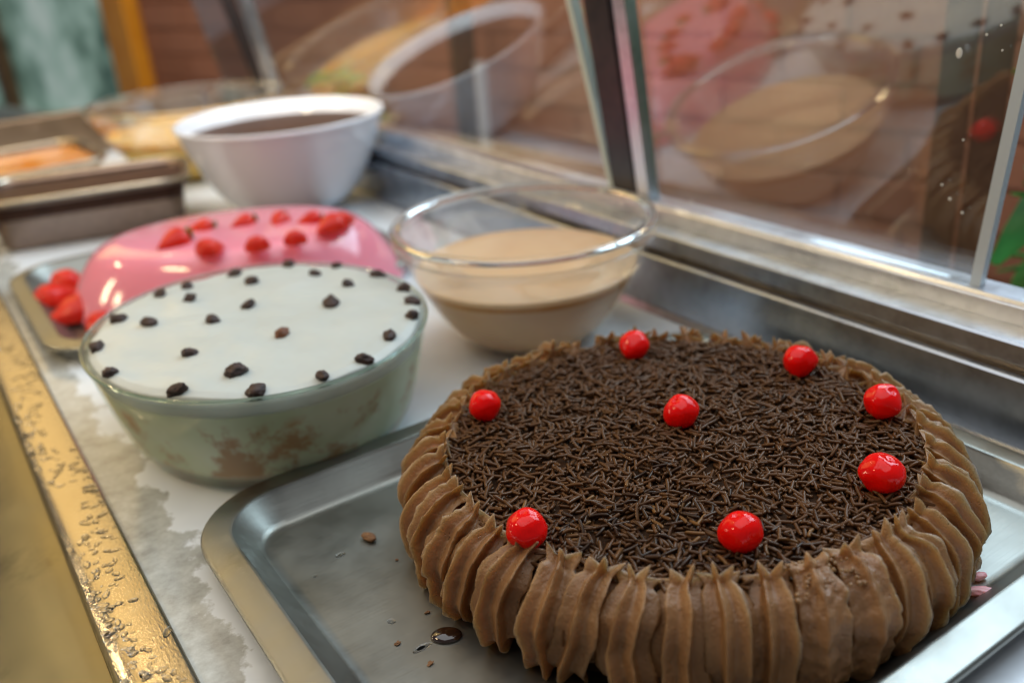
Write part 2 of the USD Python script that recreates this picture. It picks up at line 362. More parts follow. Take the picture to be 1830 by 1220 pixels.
def tray_mesh(x0, y0, x1, y1, h, rim, rc, tk=.0014, run=.015):
    def L(i, z): return rrect(x0 + i, y0 + i, x1 - i, y1 - i, max(rc - i, .004), z, 16)
    top = [L(.0012, h - .0065), (L(0, h - .006)), L(0, h - .0034), L(.0008, h - .0026), L(.0022, h - .0020), L(rim - .003, h), L(rim - .001, h - .0006), L(rim, h - .0022),
           L(rim + run * .45, h * .55), L(rim + run * .8, .0065), L(rim + run * .92, .0042), L(rim + run * 1.1, .0032), L(rim + run * 1.35, .0028)]
    bot = [L(rim + run * 1.35, .0028 - tk), L(rim + run * .95, .0030 - tk), L(rim + run * .8, .0062 - tk), L(rim + run * .45 - tk, h * .55 - tk), L(rim - tk, h - .0022 - tk), L(.0030, h - .0022 - tk), L(.0020, h - .0045), L(.0016, h - .0065)]
    outer = loft(bot[::-1] + [] , cap0=False, cap1=False)
    a = loft(top, cap0=False, cap1=True)           # upper face
    b = loft(bot, cap0=True, cap1=False)           # under face
    c = loft([bot[-1], top[0]], cap0=False, cap1=False)
    return cat_([a, b, c])


def drops(points, rmin, rmax, flat=.45, stretch=1.0):
    out = []
    for x, y, z in points:
        r = rng.uniform(rmin, rmax); s = trimesh.creation.icosphere(2, 1.0)
        v = s.vertices; v = v * (1 + .18 * (meshkit.noise(v * 1.6 + rng.uniform(0, 50, 3)) - .5)[:, None])
        a = rng.uniform(0, 6.28); e = rng.uniform(1, stretch)
        v = v * [r * e, r / e ** .3, r * flat]; c, sn = math.cos(a), math.sin(a)
        s.vertices = np.c_[v[:, 0] * c - v[:, 1] * sn + x, v[:, 0] * sn + v[:, 1] * c + y, np.maximum(v[:, 2], -.0002) + z]
        out.append(s)
    return cat_(out)


t = thing('baking_tray', 'steel baking tray with a broad rim, under the chocolate cake', 'tray', (.0805, .1616, 0))
TX, TY = .445, .3755
obj('tray_body', tray_mesh(0, 0, TX, TY, .022, .020, .058), 'tray_steel', t)
tp = [(rng.uniform(.05, .12), rng.uniform(.14, .31), .0030) for _ in range(7)]
d = obj('water_drop', drops(tp, .0014, .0036, .09, 2.2), 'water', t); tag(d, kind='stuff')

t = thing('baking_tray', 'steel baking tray with golden rim, under the pink mousse', 'tray', (.0600, .866, 0))
obj('tray_body', tray_mesh(0, 0, .40, .33, .020, .018, .06), 'tray_steel', t)

# ------------------------------------------------------------------ chocolate cake
CX, CY = .3395, .3567
cake = thing('chocolate_cake', 'round chocolate cake with piped brown frosting ribs and dark sprinkles on top', 'cake', (CX, CY, 0))
obj('cake_core', lathe([(.150, .0032), (.152, .012), (.150, .036), (.145, .0460), (.137, .0520), (.10, .0545), (.05, .0558), (.01, .0560)], 96), 'cake', cake)

PATH = np.array([(.1600, .0045), (.1660, .0080), (.1695, .0150), (.1705, .0240), (.1695, .0340), (.1660, .0430), (.1612, .0498), (.1562, .0545), (.1515, .0578), (.1472, .0602), (.1440, .0618)])
from scipy.interpolate import CubicSpline


def rib(seed, smudge=0.0):
    r = np.random.default_rng(seed)
    NS, NP, RG = 64, 98, 7
    tt = np.linspace(0, 1, len(PATH)); P = PATH - [.0034, 0]
    P[:, 0] += r.normal(0, .0008, len(P)); P[:, 1] += r.normal(0, .0006, len(P))
    P[-6:] = PATH[-6:] - [.0034, 0] + [r.normal(0, .0008), r.uniform(.0002, .0030)] + r.normal(0, .00012, (6, 2))
    cs = CubicSpline(tt, P); s = np.linspace(0, 1, NS)
    c = cs(s); tg = cs(s, 1); tg /= np.linalg.norm(tg, axis=1)[:, None]
    nm = np.c_[tg[:, 1], -tg[:, 0]]              # outward normal in the (rho, z) plane
    base = .0144 * r.uniform(.94, 1.08)
    sc = np.interp(s, [0, .06, .2, .5, .68, .80, .87, .93, 1], [.86, 1.02, 1.06, 1.04, .98, .85, .66, .78, .84])
    sc *= 1 + .05 * np.interp(s * 9, np.arange(10), r.normal(0, 1, 10))
    wob = np.interp(s, np.linspace(0, 1, 6), r.normal(0, .0012, 6)) + (s - .5) * r.normal(0, .004)
    ph = np.linspace(0, 2 * np.pi, NP, endpoint=False)
    tw0 = r.uniform(0, 2); tw = r.normal(.0, .35)
    V = np.zeros((NS, NP, 3))
    for i in range(NS):
        q = np.abs(np.sin(RG / 2 * (ph + tw0 + tw * s[i])))
        depth = .46 + .10 * np.interp(s[i], [.6, .87, 1], [0, .6, 1.6])
        depth *= (1 - .75 * smudge)
        ee = float(np.interp(s[i], [.78, .95], [.62, 1.15]))
        rad = base * sc[i] * (1 - depth * q ** ee)
        peak = 1 - q ** 1.2
        adv = (np.clip((s[i] - .86) / .14, 0, 1) ** 1.4) * (.0048 * peak - .0022) * (1 + .4 * np.sin(ph * 3 + seed))
        k = base * .62
        rho = c[i, 0] + nm[i, 0] * (rad * np.cos(ph) - k) + tg[i, 0] * adv
        z = c[i, 1] + nm[i, 1] * (rad * np.cos(ph) - k) + tg[i, 1] * adv 
        V[i] = np.c_[rho, rad * np.sin(ph) * .98 + wob[i], z]
    f = V.reshape(-1, 3)
    off = r.uniform(0, 100, 3)
    nz = meshkit.fbm(f * 230 + off, 3, seed) - .5
    nb = meshkit.fbm(f * 45 + off, 2, seed + 1) - .5
    cen = np.repeat(np.c_[c[:, 0] - nm[:, 0] * base * .62, wob, c[:, 1] - nm[:, 1] * base * .62], NP, 0)
    dirn = f - cen; dirn /= np.linalg.norm(dirn, axis=1)[:, None]
    f = f + dirn * (nz * (.0012 + .004 * smudge) + nb * (.0017 + .003 * smudge))[:, None]
    f[:, 2] = np.maximum(f[:, 2], .0031)
    L = f.reshape(NS, NP, 3)
    m = loft(list(L), cap0=True, cap1=True)
    v = m.vertices.copy(); e = c[-7]; v[-1] = (e[0] - .004, wob[-1], e[1] - .002); m.vertices = v
    return m


NR = 43
for i in range(NR):
    a = 2 * math.pi * i / NR + rng.normal(0, .012)
    dg = (math.degrees(a) + 180) % 360 - 180
    sm = math.exp(-((dg + 106) / 7.0) ** 2) * .9
    g = rib(100 + i, sm)
    ca, sa = math.cos(a), math.sin(a); v = g.vertices
    lean = (v[:, 2] - .02) * rng.normal(.10, .06) * 1.0
    y = v[:, 1] + lean
    g.vertices = np.c_[v[:, 0] * ca - y * sa, v[:, 0] * sa + y * ca, v[:, 2]]
    p = obj('frosting_rib', g, 'frosting', cake, smooth=50)
    if sm > .5: tag(p, 'smudged, crumbly rib of brown frosting')

# crumbs of frosting in the smudged stretch
cr = []
for k in range(90):
    a = math.radians(-106 + rng.normal(0, 4.5)); rr = rng.uniform(.137, .158)
    q = trimesh.creation.icosphere(1, rng.uniform(.0005, .0014)); q.vertices *= 1 + 1.2 * .5 * (meshkit.noise(q.vertices * 900 + k) - .5)[:, None]
    q.apply_scale(1); q.apply_translation((rr * math.cos(a), rr * math.sin(a), .0605 - max(0, rr - .145) * .35)); cr.append(q)
tag(obj('frosting_crumb', cat_(cr), 'frosting', cake), kind='stuff')


def sprinkle_variant(L, bend, r=.00102, ns=6):
    L *= 1.18
    t_ = np.array([0, .04, .12, .35, .65, .88, .96, 1.0]); w = np.array([.35, .75, 1, 1.03, .98, 1, .75, .35]) * r
    x = (t_ - .5) * L; y = bend * L * (1 - (2 * t_ - 1) ** 2)
    loops = []
    for xi, yi, wi in zip(x, y, w):
        a = np.linspace(0, 2 * np.pi, ns, endpoint=False)
        loops.append(np.c_[np.full(ns, xi), yi + wi * np.cos(a), wi * np.sin(a)])
    return loft(loops)


VAR = [sprinkle_variant(L, b) for L, b in ((.0072, 0), (.0085, .04), (.0062, -.05), (.0095, .07), (.0050, 0), (.0078, .14), (.0088, -.03), (.0100, .02), (.0068, .1))]
NSP = 8200
cam_local = np.array([-CX, -CY, .34])
items = []
for k in range(NSP):
    rr = .1405 * math.sqrt(rng.uniform()) if k < NSP * .93 else rng.uniform(.122, .1445)
    a = rng.uniform(0, 2 * math.pi)
    edge = max(0, (rr - .128) / .015)
    z = .0555 - .0035 * (rr / .14) ** 2 + rng.uniform(0, .0052) * (1 - .5 * edge) - .0015 * edge
    z += .0016 * (meshkit.noise(np.array([rr * math.cos(a) * 60, rr * math.sin(a) * 60, 3.0])) - .5)
    if meshkit.noise(np.array([rr * math.cos(a) * 110, rr * math.sin(a) * 110, 9.0])) < .26 and rng.uniform() < .3: continue
    items.append((rr * math.cos(a), rr * math.sin(a), z, rng.uniform(0, 6.28), rng.normal(0, .22), rng.uniform(0, 6.28), rng.integers(len(VAR))))
items = np.array(items, dtype=object)
dist = np.array([np.linalg.norm(np.array(q[:3], float) - cam_local) - 14 * (q[2] - .056) for q in items])
order = np.argsort(dist)


def sprinkle_mesh(q):
    T = trimesh.transformations.euler_matrix(q[5], q[4], q[3], 'sxyz'); T[:3, 3] = q[:3]
    m = VAR[int(q[6])]
    return np.c_[m.vertices, np.ones(len(m.vertices))] @ T.T[:, :3], m.faces


for k in order[:300]:
    v, f = sprinkle_mesh(items[k]); obj('sprinkle', trimesh.Trimesh(v, f, process=False), 'sprinkle', cake, smooth=True)
vs, fs, n0 = [], [], 0
for k in order[300:]:
    v, f = sprinkle_mesh(items[k]); vs.append(v); fs.append(f + n0); n0 += len(v)
tag(obj('sprinkle_layer', trimesh.Trimesh(np.vstack(vs), np.vstack(fs), process=False), 'sprinkle', cake, smooth=True), kind='stuff')

# ------------------------------------------------------------------ cherries
CH = [(.3906, .4538, .0655, .0108, 'red glazed cherry at the back edge of the cake, nearest the coffee cream bowl'),
      (.4537, .3599, .0660, .0112, 'red glazed cherry at the back right edge of the cake, beside the steel wall'),
      (.4446, .2907, .0655, .0112, 'red glazed cherry at the far right edge of the cake, rightmost but for none, by the pale frosting'),
      (.3792, .2444, .0640, .0116, 'large heart-shaped red cherry above the smooth frosting folds at right'),
      (.2867, .2561, .0640, .0112, 'egg-shaped red cherry at the front of the cake, closest to the crumbly smudged frosting'),
      (.2075, .3257, .0640, .0108, 'shiny red cherry at the front left of the cake, above the dark syrup drop'),
      (.2620, .4502, .0650, .0107, 'red glazed cherry at the back left edge of the cake, nearest the white raisin dessert'),
      (.3464, .3599, .0665, .0106, 'single red cherry in the middle of the sprinkles')]
CH[2] = CH[2][:4] + ('red glazed cherry at the right edge of the cake, farthest right of all',)
for k, (x, y, z, r, lab) in enumerate(CH):
    s = trimesh.creation.icosphere(4, 1.0); v = s.vertices.copy()
    n = meshkit.noise(v * 1.5 + 13.7 * k) - .5
    rad = 1 + .20 * n + .025 * (meshkit.noise(v * 4 + 5.1 * k) - .5)
    low = np.clip(-v[:, 2], 0, 1)
    v = v * rad[:, None]; v[:, :2] *= (1 - (.22 + .07 * (k % 4)) * low ** 1.3)[:, None]; v[:, 2] *= 1.02
    sd = np.exp(-((v[:, 0] ** 2 + v[:, 1] ** 2) / .03)) * (v[:, 2] > 0); v[:, 2] -= .12 * sd
    s.vertices = v * r
    obj('glazed_cherry', tilted(s, rng.normal(0, .25), rng.normal(0, .25), rng.uniform(0, 6), (x, y, z)), 'cherry', None, smooth=True, label=lab, cat='cherry', group='red cherries on the chocolate cake')

cm = []
for k in range(9):
    a = math.radians(rng.uniform(150, 245)); rr = .172 + abs(rng.normal(0, .016)); q = trimesh.creation.icosphere(1, rng.uniform(.0004, .0013))
    q.vertices *= rng.uniform(.5, 1.5, (len(q.vertices), 1)); q.apply_scale((1.4, 1, .6)); q.apply_translation((CX + rr * math.cos(a), CY + rr * math.sin(a), .0035)); cm.append(q)
tag(obj('cake_crumbs', cat_(cm), 'crumb'), 'tiny brown crumbs scattered on the tray left of the cake', 'crumbs', kind='stuff')
# syrup drop, pink bits beside the cake
s = trimesh.creation.icosphere(3, 1.0); v = s.vertices; s.vertices = np.c_[v[:, 0] * .0085, v[:, 1] * .0060, np.maximum(v[:, 2], -.1) * .0030]
obj('syrup_drop', tilted(s, 0, 0, -.6, (.1660, .3480, .0034)), 'syrup', smooth=True, label='dark glossy syrup drop on the tray at the left foot of the cake', cat='syrup')


def bit(L, w, ang, x, y, lab, m='pink_crumb'):
    s = trimesh.creation.icosphere(3, 1.0); v = s.vertices * (1 + .35 * (meshkit.noise(s.vertices * 2.2 + L * 900) - .5))[:, None]
    s.vertices = v * [L, w, w * .8]
    obj('food_scrap', tilted(s, 0, 0, ang, (x, y, .0032 + w * .7)), m, smooth=True, label=lab, cat='food scrap')


bit(.0085, .0032, -.75, .4040, .1955, 'long pink scrap beside the right foot of the cake, nearest the tray rim')
bit(.0050, .0026, -.4, .4150, .2035, 'small pale pink scrap behind the long pink one, right of the cake')
bit(.0055, .0030, 1.9, .1720, .4520, 'flat smear of brown frosting on the tray at the left flank of the cake', 'crumb')
bit(.0040, .0022, .2, .4420, .2230, 'tiny brown crumb right of the cake, behind the pink scraps', 'crumb')

# ------------------------------------------------------------------ oval dish with white raisin cream
OX, OY, SX, SY = .187, .650, .1227, .1391
OR = math.radians(6)


def oval(profile, close=False, n=112): return lathe(profile, n, SX, SY, OR, close)


HD = .083
outer = [(.62, .0), (.74, .0006), (.80, .004), (.865, .018), (.925, .042), (.970, .066), (.992, HD - .004), (1.000, HD - .001)]
inner = [(.990, HD + .0006), (.972, HD - .001), (.948, .066), (.902, .042), (.842, .018), (.785, .008), (.72, .0052), (.55, .0048)]
dish = thing('glass_dish', 'deep oval glass dish of greenish glass holding the white raisin dessert', 'dish', (OX, OY, .0004))
obj('dish_bowl', oval(outer + inner), 'green_glass', dish, smooth=60)
ra_ = np.linspace(0, 2 * np.pi, 14, endpoint=False)
obj('dish_rim', loft([circ(1 + .011 * math.cos(q), HD + .0014 + .0014 * math.sin(q), 112, SX, SY, OR) for q in ra_], close=True), 'green_rim_glass', dish, smooth=60)
white = thing('cream_dessert', 'white cream dessert dotted with raisins, filling the oval glass dish', 'dessert', (OX, OY, .0004))
obj('pudding_layer', oval([(.55, .0052), (.715, .0058), (.782, .0090), (.846, .018), (.906, .042), (.952, .066), (.962, .0700), (.90, .0702)]), 'pudding_side', white, smooth=60)
prof = [(.955, .0700), (.964, .0722), (.972, .0790), (.960, .0838), (.92, .0862), (.80, .0874), (.6, .0884), (.35, .0892), (.1, .0895)]
def cream_relief(p):
    p = np.asarray(p, float) * [1, 1, 0]
    a = p @ [math.cos(.7), math.sin(.7), 0]
    return .0062 * (meshkit.fbm(p * 26 + 5, 3, 5) - .5) + .0007 * np.sin(a * 190 + 7 * meshkit.noise(p * 22)) * meshkit.noise(p * 17 + 3)


prof = [q for i in range(len(prof) - 1) for q in [tuple(np.array(prof[i]) * (1 - t_) + np.array(prof[i + 1]) * t_) for t_ in np.linspace(0, 1, 6, endpoint=False)]] + [prof[-1], (.02, .0896)]
cr = oval(prof, n=180)
v = cr.vertices.copy(); top = v[:, 2] > .082
v[top, 2] += cream_relief(v[top]); cr.vertices = v
obj('cream_layer', cr, 'cream', white, smooth=60)

RA = [(0.0787, 0.683), (0.0714, 0.624), (0.0895, 0.5499), (0.1347, 0.5077), (0.1842, 0.5064), (0.2179, 0.5175), (0.2465, 0.5455), (0.2758, 0.567), (0.2932, 0.5939), (0.3032, 0.6242), (0.3042, 0.6706), (0.2865, 0.7191), (0.2536, 0.7532), (0.2086, 0.7624), (0.1672, 0.7608), (0.1427, 0.7526), (0.1031, 0.7192), (0.119, 0.6908), (0.1571, 0.719), (0.1575, 0.661), (0.2115, 0.7268), (0.1894, 0.6736), (0.2614, 0.7122), (0.2681, 0.6594), (0.2405, 0.6307), (0.1884, 0.5993), (0.1262, 0.6124), (0.1415, 0.5623)]
SPECIAL = {25: 'reddish copper raisin lying alone near the middle of the white cream', 26: 'greyish curled raisin on the left half of the white cream', 27: 'largest wrinkled raisin, towards the front of the white cream',
    0: 'raisin at the far left end of the white cream, beside the strawberries in the tray', 1: 'raisin at the left rim, between the far left one and the front edge',
    2: 'raisin at the front left rim of the oval dish, first of the front edge', 3: 'raisin at the very front rim of the oval dish, lowest of all', 4: 'raisin on the front right rim of the dish, just right of the lowest one',
    5: 'raisin on the right front rim of the dish, above the far tray rim', 6: 'raisin on the right rim, facing the back left cherry of the cake',
    7: 'raisin on the right rim of the dish, below the pair at the right end', 8: 'lower raisin of the pair at the right end of the dish', 9: 'upper raisin of the pair at the right end of the dish',
    10: 'raisin at the back right rim of the dish, next to the coffee cream bowl', 11: 'raisin on the back rim of the dish, right of centre, against the pink mousse', 12: 'raisin at the middle of the back rim, against the pink mousse',
    13: 'raisin on the back rim, left of centre, against the pink mousse', 14: 'raisin on the back left rim, fourth from the left end along the back', 15: 'raisin on the back left rim, third from the left end along the back',
    16: 'raisin on the back left rim, right in front of the strawberry with a green cap', 17: 'inner raisin nearest the left end of the cream', 18: 'inner raisin just below the back left rim', 19: 'elongated inner raisin left of the middle of the cream',
    20: 'inner raisin close under the middle of the back rim', 21: 'rounded inner raisin near the middle, above the copper one to its left', 22: 'inner raisin close to the back right rim', 23: 'small inner raisin at right, between back rim and the elongated one', 24: 'elongated inner raisin on the right half of the cream'}
for k, (x, y) in enumerate(RA):
    r = rng.uniform(.0050, .0062) * (1.35 if k == 27 else 1)
    s = trimesh.creation.icosphere(3, 1.0); v = s.vertices.copy()
    n = meshkit.fbm(v * 1.6 + k * 3.3, 3, k) - .5
    v = v * (1 + .75 * n)[:, None] * [r * rng.uniform(1.0, 1.25), r * rng.uniform(.75, 1), r * .72]
    s.vertices = v
    # pull onto the cream: keep the ones round the rim inside it
    dx, dy = x - OX, y - OY; c_, s__ = math.cos(-OR), math.sin(-OR)
    e = math.hypot((dx * c_ - dy * s__) / SX, (dx * s__ + dy * c_) / SY)
    if e > .93: x, y = OX + dx * .93 / e, OY + dy * .93 / e; e = .93
    z = float(np.interp(e, [.1, .35, .6, .8, .92, .96], [.0895, .0892, .0884, .0874, .0862, .084])) + .0012 + float(cream_relief([[x - OX, y - OY, 0]])[0])
    obj('raisin', tilted(s, rng.normal(0, .3), rng.normal(0, .3), rng.uniform(0, 6), (x, y, z)), 'raisin_copper' if k == 25 else 'raisin', smooth=True,
        label=SPECIAL[k], cat='raisin', group='raisins dotted over the white cream')

# ------------------------------------------------------------------ pink mousse on its tray, strawberries
MX, MY, MR = .268, .962, math.radians(-26)
def mousse_loop(r, z): return circ(r, z, 112, .178, .112, MR)
mp = [(.90, .0030), (1.0, .0036), (.992, .010), (.950, .026), (.895, .043), (.835, .057), (.775, .0662), (.715, .0712), (.64, .0736), (.42, .0752), (.1, .0757)]
obj('pink_mousse', loft([mousse_loop(r, z) + [MX, MY, 0] for r, z in mp]), 'mousse', smooth=60, label='glossy pink oval mousse turned out on a tray, topped with strawberries', cat='mousse')


def strawberry(seed, L, w):
    """Half a strawberry lying on its cut face: pointed cone with seed pits."""
    r = np.random.default_rng(seed)
    t_ = np.linspace(0, 1, 16); rad = w * np.array([.25, .62, .84, .95, 1, .99, .96, .91, .84, .76, .66, .56, .45, .33, .2, .06])
    loops = []
    for ti, ri in zip(t_, rad):
        a = np.linspace(0, 2 * np.pi, 28, endpoint=False)
        rr = ri * (1 + .05 * np.sin(9 * a + 22 * ti) * np.sin(30 * ti))
        loops.append(np.c_[np.full(28, (ti - .45) * L), rr * np.cos(a), np.maximum(rr * np.sin(a), -.12 * w)])
    return loft(loops)


def calyx(w, L):
    out = []
    for k in range(6):
        a = 2 * math.pi * k / 6
        leaf = loft([np.array([(0, .10 * w * math.cos(b) * q, .05 * w * math.sin(b)) for b in np.linspace(0, 2 * np.pi, 6, endpoint=False)]) + [-.45 * L - .12 * w * i, 0, 0] for i, q in enumerate((1.0, 2.4, 1.6, .3))])
        v = leaf.vertices.copy(); x = v[:, 0] + .45 * L; v[:, 0] = -.45 * L + x * .35; v[:, 2] = v[:, 2] - x * 1.0
        c, s_ = math.cos(a), math.sin(a); leaf.vertices = np.c_[v[:, 0], v[:, 1] * c - v[:, 2] * s_, v[:, 1] * s_ + v[:, 2] * c]
        out.append(leaf)
    m = cat_(out); v = m.vertices.copy(); v[:, 2] = np.maximum(v[:, 2] + .2 * w, .0) ; m.vertices = v
    return m


ST = [((.2046, .9438), .030, .0120, 'large strawberry at the left end of the ring on the pink mousse', 200, 1),
      ((.2423, .9736), .024, .0088, 'small leafy strawberry behind the large left one on the mousse', 150, 1),
      ((.2251, .8900), .026, .0108, 'strawberry in the front row on the mousse, leftmost of that row', 25, 0),
      ((.2809, .9548), .024, .0086, 'strawberry with a green cap in the middle of the back row on the mousse', 190, 1),
      ((.2640, .8660), .024, .0100, 'pointed strawberry in the middle of the front row on the mousse', 75, 0),
      ((.3135, .9337), .023, .0086, 'strawberry with its green cap facing forward, right in the back row on the mousse', 230, 1),
      ((.3000, .8560), .024, .0095, 'strawberry at the right of the front row on the mousse', 70, 0),
      ((.3390, .9100), .022, .0085, 'strawberry with dark green cap behind the orange-red one at the right end of the mousse', 160, 1),
      ((.3440, .8700), .029, .0115, 'large orange-red strawberry at the right end of the mousse', 200, 1),
      ((.3640, .8790), .022, .0095, 'deep red strawberry touching the large one at the right end of the mousse', 20, 0)]
for k, ((x, y), L, w, lab, deg, cap) in enumerate(ST):
    z = .0748
    o = thing('strawberry', lab, 'strawberry', (x, y, z), 'strawberries on the pink mousse', math.radians(deg))
    L, w = L * 1.2, w * 1.25
    obj('berry', strawberry(k, L, w), 'strawberry', o, smooth=True)
    if cap: obj('green_cap', calyx(w * 1.5, L), 'leaf_green', o)
ST2 = [((.1180, 1.120), .046, .0180, .0060, 'strawberry at the back of the pile in the tray corner left of the mousse', 60, 0),
       ((.0960, 1.062), .050, .0185, .0090, 'strawberry lying against the tray wall, outermost of the pile left of the mousse', 20, 0),
       ((.1010, .9960), .052, .0205, .0070, 'big bright strawberry at the front of the pile in the tray corner', 190, 1),
       ((.1240, .9500), .046, .0165, .0050, 'dark red strawberry squeezed between mousse and oval dish', 25, 0),
       ((.1560, .9080), .032, .0120, .0045, 'strawberry with a green cap showing just behind the oval dish', 150, 1)]
for k, ((x, y), L, w, z, lab, deg, cap) in enumerate(ST2):
    o = thing('strawberry', lab, 'strawberry', (x, y, z + .12 * w), 'strawberries lying in the tray', math.radians(deg))
    obj('berry', strawberry(30 + k, L, w), 'strawberry', o, smooth=True)
    if cap: obj('green_cap', calyx(w * 1.5, L), 'leaf_green', o)

# ------------------------------------------------------------------ bowls


def bowl_profile(R, rb, H, tk=.004, flare=.62, rimtk=.006):
    t_ = np.linspace(0, 1, 18); out = [(rb * .8, 0), (rb * .97, .0004), (rb, .002)]
    prof = [(rb + (R - rb) * q ** flare, .003 + (H - .003) * q) for q in t_]
    outp = out + prof[1:-1] + [(R - .0006, H - rimtk), (R, H - rimtk * .6), (R, H - rimtk * .25), (R - .0012, H)]
    inn = [(R - rimtk * .55, H), (R - rimtk * .8, H - rimtk * .3), (R - tk - .002, H - rimtk * 1.2)]
    inn += [(rb + (R - rb) * q ** flare - tk, .003 + (H - .003) * q) for q in t_[::-1] if .16 < q < .9]
    inn += [(rb * .9, tk + .004), (rb * .5, tk + .002)]
    def inside(z, over=.0008):
        q = np.clip((z - .003) / (H - .003), 0, 1); return rb + (R - rb) * q ** flare - tk + over
    return outp + inn, inside


def bowl_fill(inside, rb, z0, z1, top=None):
    zs = np.linspace(z0, z1, 14)
    return [(rb * .5, z0 - .001)] + [(float(inside(z)), z) for z in zs] + (top or [(float(inside(z1)) - .003, z1 + .0003), (.02, z1 + .0003)])


def bowl_rim(R, H, parent):
    obj('bowl_rim', loft([circ(R - .0042 + .0052 * math.cos(q), H + .0036 + .0034 * math.sin(q), 112) for q in np.linspace(0, 2 * np.pi, 16, endpoint=False)], close=True), 'rim_glass', parent, smooth=60)


p, ins = bowl_profile(.1160, .044, .106, flare=.52, rimtk=.0085)
BX, BY = .4310, .6450
b = thing('glass_bowl', 'clear round glass bowl beside the steel wall, holding coffee-coloured cream', 'bowl', (BX, BY, .0004))
obj('bowl_body', lathe(p, 112), 'clear_glass', b, smooth=60)
bowl_rim(.1160, .106, b)
c = thing('caramel_cream', 'light brown coffee cream with a darker caramel line, in the clear glass bowl', 'dessert', (BX, BY, .0004))
obj('cream_body', lathe(bowl_fill(ins, .046, .0085, .060, [(.05, .0600)]), 112), 'caramel_cream', c, smooth=60)
obj('caramel_line', lathe([(.05, .0601), (float(ins(.0601)), .0601), (float(ins(.0645)), .0645), (.05, .0646)], 112), 'caramel_ring', c, smooth=60)
tp = lathe([(.05, .0647), (float(ins(.0647)), .0647), (float(ins(.0700)), .0700), (float(ins(.0700)) - .0015, .0712), (float(ins(.07)) - .005, .0708), (.06, .0704), (.02, .0706)], 112)
obj('cream_top', tp, 'caramel_cream', c, smooth=60)

p, ins = bowl_profile(.1420, .046, .132, flare=.44, rimtk=.006, tk=.005)
WX, WY = .4450, .1 + 1.146
b = thing('white_bowl', 'white porcelain bowl of dark pudding, behind the pink mousse', 'bowl', (WX, WY, .0004))
obj('bowl_body', lathe(p, 112), 'porcelain', b, smooth=60)
obj('dark_pudding', lathe(bowl_fill(ins, .046, .009, .112), 96), 'choc_pudding', None, smooth=60, label='dark brown pudding inside the white porcelain bowl', cat='dessert')
stage.GetPrimAtPath('/World/dark_pudding'); UsdGeom.Xformable(stage.GetPrimAtPath('/World/dark_pudding')).AddTranslateOp().Set(Gf.Vec3d(WX, WY, .0004))

p, ins = bowl_profile(.1640, .060, .120, flare=.55, rimtk=.007)
FX, FY = .4200, 1.600
b = thing('glass_bowl', 'large clear glass bowl farthest back, holding yellow custard', 'bowl', (FX, FY, .0004))
obj('bowl_body', lathe(p, 112), 'clear_glass', b, smooth=60)
bowl_rim(.1640, .120, b)
c = thing('custard', 'yellow custard with an orange layer, in the glass bowl farthest back', 'dessert', (FX, FY, .0004))
obj('custard_body', lathe(bowl_fill(ins, .060, .0085, .064, [(.05, .0640)]), 96), 'custard', c, smooth=60)
obj('custard_top', lathe([(.05, .0642), (float(ins(.0642)), .0642), (float(ins(.078)), .078), (float(ins(.078)) - .004, .0790), (.04, .0785)], 96), 'custard_top', c, smooth=60)

# ------------------------------------------------------------------ deep pans at the back left


def pan_mesh(w, d, h, rc, rim=.008, tk=.0016):
    def L(i, z): return rrect(i, i, w - i, d - i, max(rc - i, .006), z, 12)
    a = [L(rim + .018, 0), L(rim + .014, .001), L(rim + .011, .005), L(rim + .002, h - .006), L(.0015, h - .0045), L(0, h - .003), L(.0008, h - .0006), L(.003, h),
         L(rim - .001, h - .0005), L(rim + .002, h - .003), L(rim + .0125, .006), L(rim + .02, .003)]
    return loft(a)


def rim_mesh(w, d, h, rc, r=.0028):
    return loft([rrect(.002 + r * math.cos(q), .002 + r * math.cos(q), w - .002 - r * math.cos(q), d - .002 - r * math.cos(q), rc, h + .0008 + r * math.sin(q), 12) for q in np.linspace(0, 2 * np.pi, 10, endpoint=False)][::-1], close=True)


def fill_mesh(w, d, h, rc, z, i):
    def L(k, zz): return rrect(k, k, w - k, d - k, max(rc - k, .006), zz, 12)
    return loft([L(.024, .0045), L(i + .0055, z * .5), L(i, z), L(i + .004, z + .0012), L(i + .03, z + .0008)])


t = thing('deep_pan', 'brown metal pan of dark chocolate dessert, behind the tray with the pink mousse', 'pan', (.0520, 1.328, .0004), rz=math.radians(-15))
obj('pan_body', pan_mesh(.270, .165, .068, .040), 'pan_steel', t)
obj('pan_rim', rim_mesh(.270, .165, .068, .040), 'rim_steel', t)
o = obj('chocolate_dessert', fill_mesh(.270, .165, .068, .040, .059, .0100), 'choc_pudding', label='dark chocolate dessert filling the brown metal pan', cat='dessert')
UsdGeom.Xformable(o).AddTranslateOp().Set(Gf.Vec3d(.0520, 1.328, .0004)); UsdGeom.Xformable(o).AddRotateZOp().Set(-15)
t = thing('deep_pan', 'metal pan of glossy orange caramel flan, farthest back at left', 'pan', (.0590, 1.545, .0004), rz=math.radians(2))
obj('pan_body', pan_mesh(.215, .24, .060, .040), 'pan_steel', t)
obj('pan_rim', rim_mesh(.215, .24, .060, .040), 'rim_steel', t)
o = obj('caramel_flan', fill_mesh(.215, .24, .060, .040, .052, .0112), 'caramel_top', label='glossy orange caramel flan filling the far metal pan', cat='dessert')
UsdGeom.Xformable(o).AddTranslateOp().Set(Gf.Vec3d(.0590, 1.545, .0004)); UsdGeom.Xformable(o).AddRotateZOp().Set(2)

